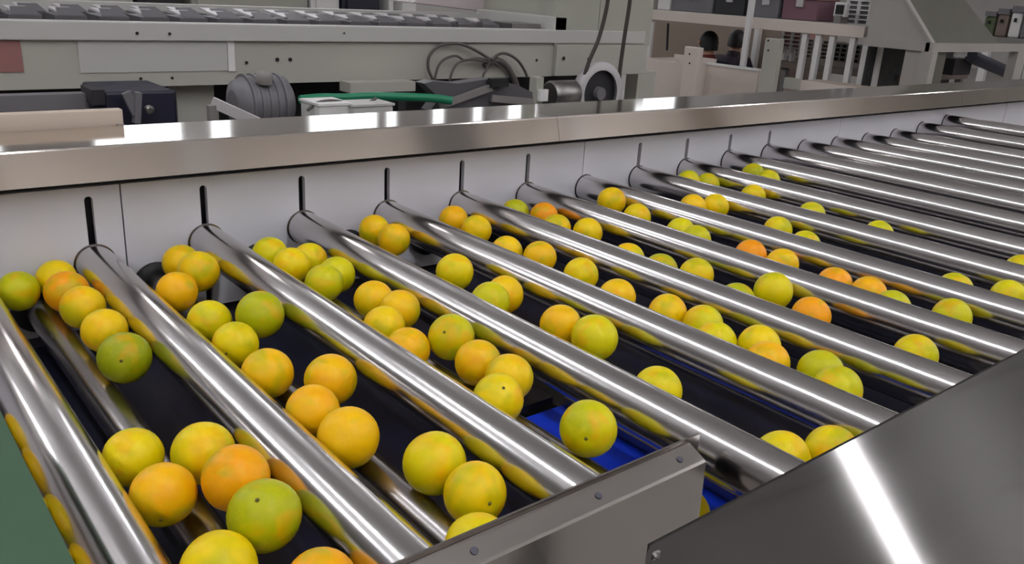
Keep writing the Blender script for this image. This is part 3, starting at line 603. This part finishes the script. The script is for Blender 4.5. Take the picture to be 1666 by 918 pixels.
def shelf_box(lab, px0, py0, px1, py1, mt, name='equipment_case', cat='case', x=FX+.25, lid='midgrey', dep=.3):
    b = xbox(px0,py0,px1,py1,x,dep); ya, yb = sorted((b[2],b[3])); h = b[5]-b[4]
    t = thing(name, (x+dep/2,(ya+yb)/2,ztop), lab, cat)
    part('body', MB().box(x,x+dep,ya,yb,ztop,ztop+h*.85), mt, t, bevel=.008)
    part('lid', MB().box(x-.01,x+dep,ya-.006,yb+.006,ztop+h*.85,ztop+h), lid, t, bevel=.004)
    part('latch', MB().box(x-.02,x,(ya+yb)/2-.03,(ya+yb)/2+.03,ztop+h*.55,ztop+h*.9), 'cuplight', t)
shelf_box('white rounded case at the left end of the shelf frame',1070,-10,1090,24,'white', lid='creamlt')
shelf_box('dark grey equipment case next to the white case on shelf',1094,-14,1160,22,'midgrey', lid='cuplight')
shelf_box('dark case left of the tall white post on shelf',1164,-14,1212,24,'darkvoid', lid='greymetal')
shelf_box('grey case right of the tall white post on shelf',1226,-14,1268,24,'midgrey', lid='darkvoid')
shelf_box('dull purple crate on the shelf frame',1274,-14,1332,26,'maroon','purple_crate','crate', lid='redbrown')
mt_ = thing('monitor', (FX+.3, atx(1367,20,FX+.3).y, ztop), 'small dark monitor with white rim left of the slatted rack', 'monitor')
b = xbox(1357,2,1377,26,FX+.3,.05); ya, yb = sorted((b[2],b[3])); dz = ztop+.05-b[4]
part('rim', MB().box(FX+.3,FX+.35,ya,yb,b[4]+dz,b[5]+dz), 'white', mt_, bevel=.006)
part('screen', MB().box(FX+.292,FX+.3,ya+.02,yb-.02,b[4]+dz+.02,b[5]+dz-.02), 'black', mt_)
part('stand', MB().box(FX+.28,FX+.4,(ya+yb)/2-.03,(ya+yb)/2+.03,ztop,b[4]+dz+.01), 'greymetal', mt_)

# the chute (hopper) and its base
ch = thing('chute', (6.6, 3.3, 0), 'tall leaning sheet metal chute with pale side and dark olive front', 'chute')
A = atz(1517,70,1.19); B = atx(1412,56,A.x+.02); Cc = Vector((A.x+1.15, A.y+.03, 1.19))
B = Vector((A.x+.02, B.y, 1.19)); 
A2 = atx(1440,-60,A.x+.02); B2 = atx(1422,-60,A.x+.02); C2 = A2+(Cc-A)*.8; D2 = C2+(B2-A2); D = Cc+(B-A)
part('pale_side', MB().prism([A,B,B2,A2], (.012,0,0)), 'chute', ch)
part('dark_front', MB().add([A,Cc,C2,A2, A+Vector((0,.012,0)),Cc+Vector((0,.012,0)),C2+Vector((0,.012,0)),A2+Vector((0,.012,0))], [(0,1,2,3),(7,6,5,4),(0,4,5,1),(1,5,6,2),(2,6,7,3),(3,7,4,0)]), 'olive', ch)
part('edge_strip', MB().bar(A+Vector((-.005,-.005,0)), A2+Vector((-.005,-.005,0)), .05, .012), 'chute', ch)
part('back_side', MB().add([Cc,D,D2,C2], [(0,1,2,3)]), 'olive', ch)
part('collar', MB().box(A.x-.03,Cc.x+.9,A.y-.02,A.y+.03,1.13,1.19).box(A.x-.03,A.x+.02,A.y,B.y,1.13,1.19), 'chute', ch)
part('side_plate', MB().box(A.x,A.x+.012,A.y+.02,atx(1472,90,A.x).y,.4,1.13), 'chute', ch)
part('corner_post', MB().box(A.x-.03,A.x+.05,A.y-.03,A.y+.05,0,1.13), 'chute', ch)
part('front_plate', MB().box(A.x+.05,A.x+.27,A.y+.01,A.y+.02,.5,1.13), 'olive', ch)
p = at(1654,100,A.y); part('post', MB().box(p.x-.06,p.x+.1,A.y-.02,A.y+.05,0,1.13), 'chute', ch)
part('dark_inside', MB().box(A.x+.1,p.x,A.y+.5,A.y+.52,.3,1.13), 'black', ch)
part('drive_box', MB().box(*pbox(1552,96,1580,122,A.y+.3,.1)), 'darkvoid', ch)
part('shaft', MB().cyl(at(1580,92,A.y+.25), at(1640,118,A.y+.25), .05, 14), 'navy', ch)
part('lamp_plate', MB().box(*pbox(1556,82,1574,92,A.y+.2,.02)), 'white', ch)

# clutter on a far table at the top right
ft = thing('far_table', (14, 4.6, 0), 'far packing table at the top right', 'table')
ax = 10.5; ya = atx(1590,66,ax).y; yb = atx(1800,66,ax).y; zf = atx(1640,62,ax).z
part('top', MB().box(ax,ax+1.5,yb,ya,zf-.06,zf), 'greymetal', ft)
for y in (ya-.1, yb+.1):
    for xx in (ax+.05, ax+1.38): part('leg', MB().box(xx,xx+.07,y-.04,y+.04,0,zf-.06), 'white', ft)
for lab, px0, px1, hpx, mt, nm, cat in (('dark green crate at the left of the far packing table',1598,1616,40,'leafgreen','crate','crate'),('dark brown crate right of the green crate on far table',1618,1636,46,'brown','crate','crate'),
   ('white machine housing on the far packing table',1640,1658,52,'white','machine_housing','machine'),('grey drum box at the right of far packing table',1660,1690,44,'midgrey','case','case')):
    yq = sorted((atx(px0,50,ax+.3).y, atx(px1,50,ax+.3).y)); h = (atx(px0,60-hpx,ax+.3)-atx(px0,60,ax+.3)).z
    t = thing(nm, (ax+.5,(yq[0]+yq[1])/2,zf), lab, cat); part('body', MB().box(ax+.3,ax+.7,yq[0],yq[1],zf,zf+h*.8), mt, t, bevel=.02)
    part('top', MB().box(ax+.28,ax+.72,yq[0],yq[1],zf+h*.8,zf+h), 'midgrey', t); part('handle', MB().box(ax+.27,ax+.3,yq[0]+.05,yq[1]-.05,zf+h*.5,zf+h*.62), 'black', t)

# ------------------------------------------------------------------ two people seated at the table behind the cream panel
def person(lab, base, face, top_m, leg_m, collar_m, lean):
    hx, hy = base; q = lean+.045; bx_ = hx-q*math.cos(face); by_ = hy-q*math.sin(face)
    t = thing('person', (bx_, by_, 0), lab, 'person'); t.rotation_euler = (0, 0, face)
    def skin(name, verts, edges, radii, mat, parent=t, sub=2):
        m = bpy.data.meshes.new(name); m.from_pydata(verts, edges, []); o = bpy.data.objects.new(name, m); C.objects.link(o); o.parent = parent
        sk = o.modifiers.new('skin', 'SKIN'); sk.use_smooth_shade = True
        for i, r in enumerate(radii): m.skin_vertices[0].data[i].radius = (r, r) if not isinstance(r, tuple) else r
        m.skin_vertices[0].data[0].use_root = True
        s = o.modifiers.new('sub', 'SUBSURF'); s.levels = sub; s.render_levels = sub; m.materials.append(M[mat]); return o
    l = lean       # x forward (facing +x), y left, z up; seat at 0.36 m
    V = [(0,0,.40),(.02+l*.3,0,.55),(.02+l*.7,0,.72),(l,0,.84),(l+.02,0,.90),(l+.04,0,.99),(l+.045,0,1.05)]
    E = [(0,1),(1,2),(2,3),(3,4),(4,5),(5,6)]
    R_ = [.11,.10,.11,.055,.05,(.075,.085),.05]
    def limb(start, pts):
        p = start
        for v, r in pts: V.append(v); R_.append(r); E.append((p, len(V)-1)); p = len(V)-1
        return p
    ends = []
    for s in (1, -1):
        h = limb(2, [((l*.9,.17*s,.78),.048),((l+.08,.2*s,.58),.038),((l+.28,.14*s,.52),.026),((l+.35,.13*s,.52),.03)])
        for k in range(4): limb(h, [((l+.39,(.10+.018*k)*s,.52),.009),((l+.42,(.10+.018*k)*s,.505),.008)])
        limb(h, [((l+.37,.085*s,.515),.010),((l+.39,.075*s,.51),.009)])
        limb(0, [((.2,.1*s,.41),.075),((.40,.11*s,.42),.055),((.40,.11*s,.22),.048),((.38,.11*s,.06),.036),((.50,.12*s,.035),.034)])
    skin('body', V, E, R_, 'skin')
    fh = (l+.045, 0, 1.0)
    mbh = MB()
    for s in (1, -1):
        mbh.lathe((fh[0]+.072, .032*s, 1.005), (1,0,0), [(0,.011),(.004,.007)], 8)
        mbh.lathe((fh[0]-.005, .084*s, .995), (0,s,0), [(0,.012),(.01,.022),(.018,.012)], 10)
    mbh.lathe((fh[0]+.07, 0, .975), (1,0,-.3), [(0,.016),(.015,.013),(.024,.006)], 8)
    mbh.box(fh[0]+.06, fh[0]+.072, -.024, .024, .942, .95)
    o = bpy.data.objects.new('face', mbh.mesh('face')); C.objects.link(o); o.parent = t; o.data.materials.append(M['skin'])
    hv = MB(); n = 8; seg = 16; rr = []
    for i in range(n+1):
        a = math.pi*.56*i/n+.02
        rr.append([(fh[0]-.012+.098*math.sin(a)*math.cos(2*math.pi*j/seg)*(1 if math.cos(2*math.pi*j/seg) < .2 or a < 1.1 else .8), .092*math.sin(a)*math.sin(2*math.pi*j/seg), 1.0+.105*math.cos(a)+(-.05 if math.cos(2*math.pi*j/seg) < 0 and i > 5 else 0)) for j in range(seg)])
    hv.rings(rr); o = bpy.data.objects.new('hair', hv.mesh('hair')); C.objects.link(o); o.parent = t; o.data.materials.append(M['hair'])
    JV = [(0,0,.46),(.02+l*.3,0,.56),(.02+l*.7,0,.72),(l*.97,0,.83)]; JE = [(0,1),(1,2),(2,3)]; JR = [.135,.13,.14,.085]
    for s in (1, -1):
        i = len(JV); JV += [(l*.9,.18*s,.78),(l+.08,.21*s,.58),(l+.26,.145*s,.525)]; JE += [(2,i),(i,i+1),(i+1,i+2)]; JR += [.068,.056,.043]
    skin('jacket', JV, JE, JR, top_m)
    cm = MB().lathe((l+.0,0,.83), (.15,0,1), [(0,.08),(.03,.07),(.055,.062)], 16, False); o = bpy.data.objects.new('collar', cm.mesh('collar')); C.objects.link(o); o.parent = t; o.data.materials.append(M[collar_m])
    TV = [(0,0,.42)]; TE = []; TR = [.13]
    for s in (1, -1):
        i = len(TV); TV += [(.2,.1*s,.42),(.40,.11*s,.425),(.40,.11*s,.22),(.385,.11*s,.1)]; TE += [(0,i),(i,i+1),(i+1,i+2),(i+2,i+3)]; TR += [.09,.07,.06,.055]
    skin('trousers', TV, TE, TR, leg_m)
def stool(lab, base):
    x, y = base; t = thing('stool', (x,y,0), lab, 'stool'); part('seat', MB().lathe((x,y,.26), (0,0,1), [(0,.15),(.02,.16),(.035,.15)], 20), 'redbrown', t)
    for i in range(4):
        a = math.pi/4+i*math.pi/2; part('leg', MB().bar((x+.1*math.cos(a),y+.1*math.sin(a),.26),(x+.14*math.cos(a),y+.14*math.sin(a),0),.02), 'greymetal', t)
def seat_at(h, face, lean): q = lean+.045; return (h.x-q*math.cos(face), h.y-q*math.sin(face))
for lab, slab, h, face, lean, tm, lm, cm_ in (
  ('person in navy jacket with dark red collar and black hair, seated behind partition', 'low stool under the person in the navy jacket', atx(1153,64,6.4), 1.1, .2, 'jacket', 'jacket', 'red'),
  ('person in dark purple top and grey trousers, seated beside the white post', 'low stool under the person in the dark purple top', atx(1200,64,7.3), .1, .12, 'purple', 'trouser', 'purple')):
    person(lab, (h.x, h.y), face, tm, lm, cm_, lean); stool(slab, seat_at(h, face, lean))
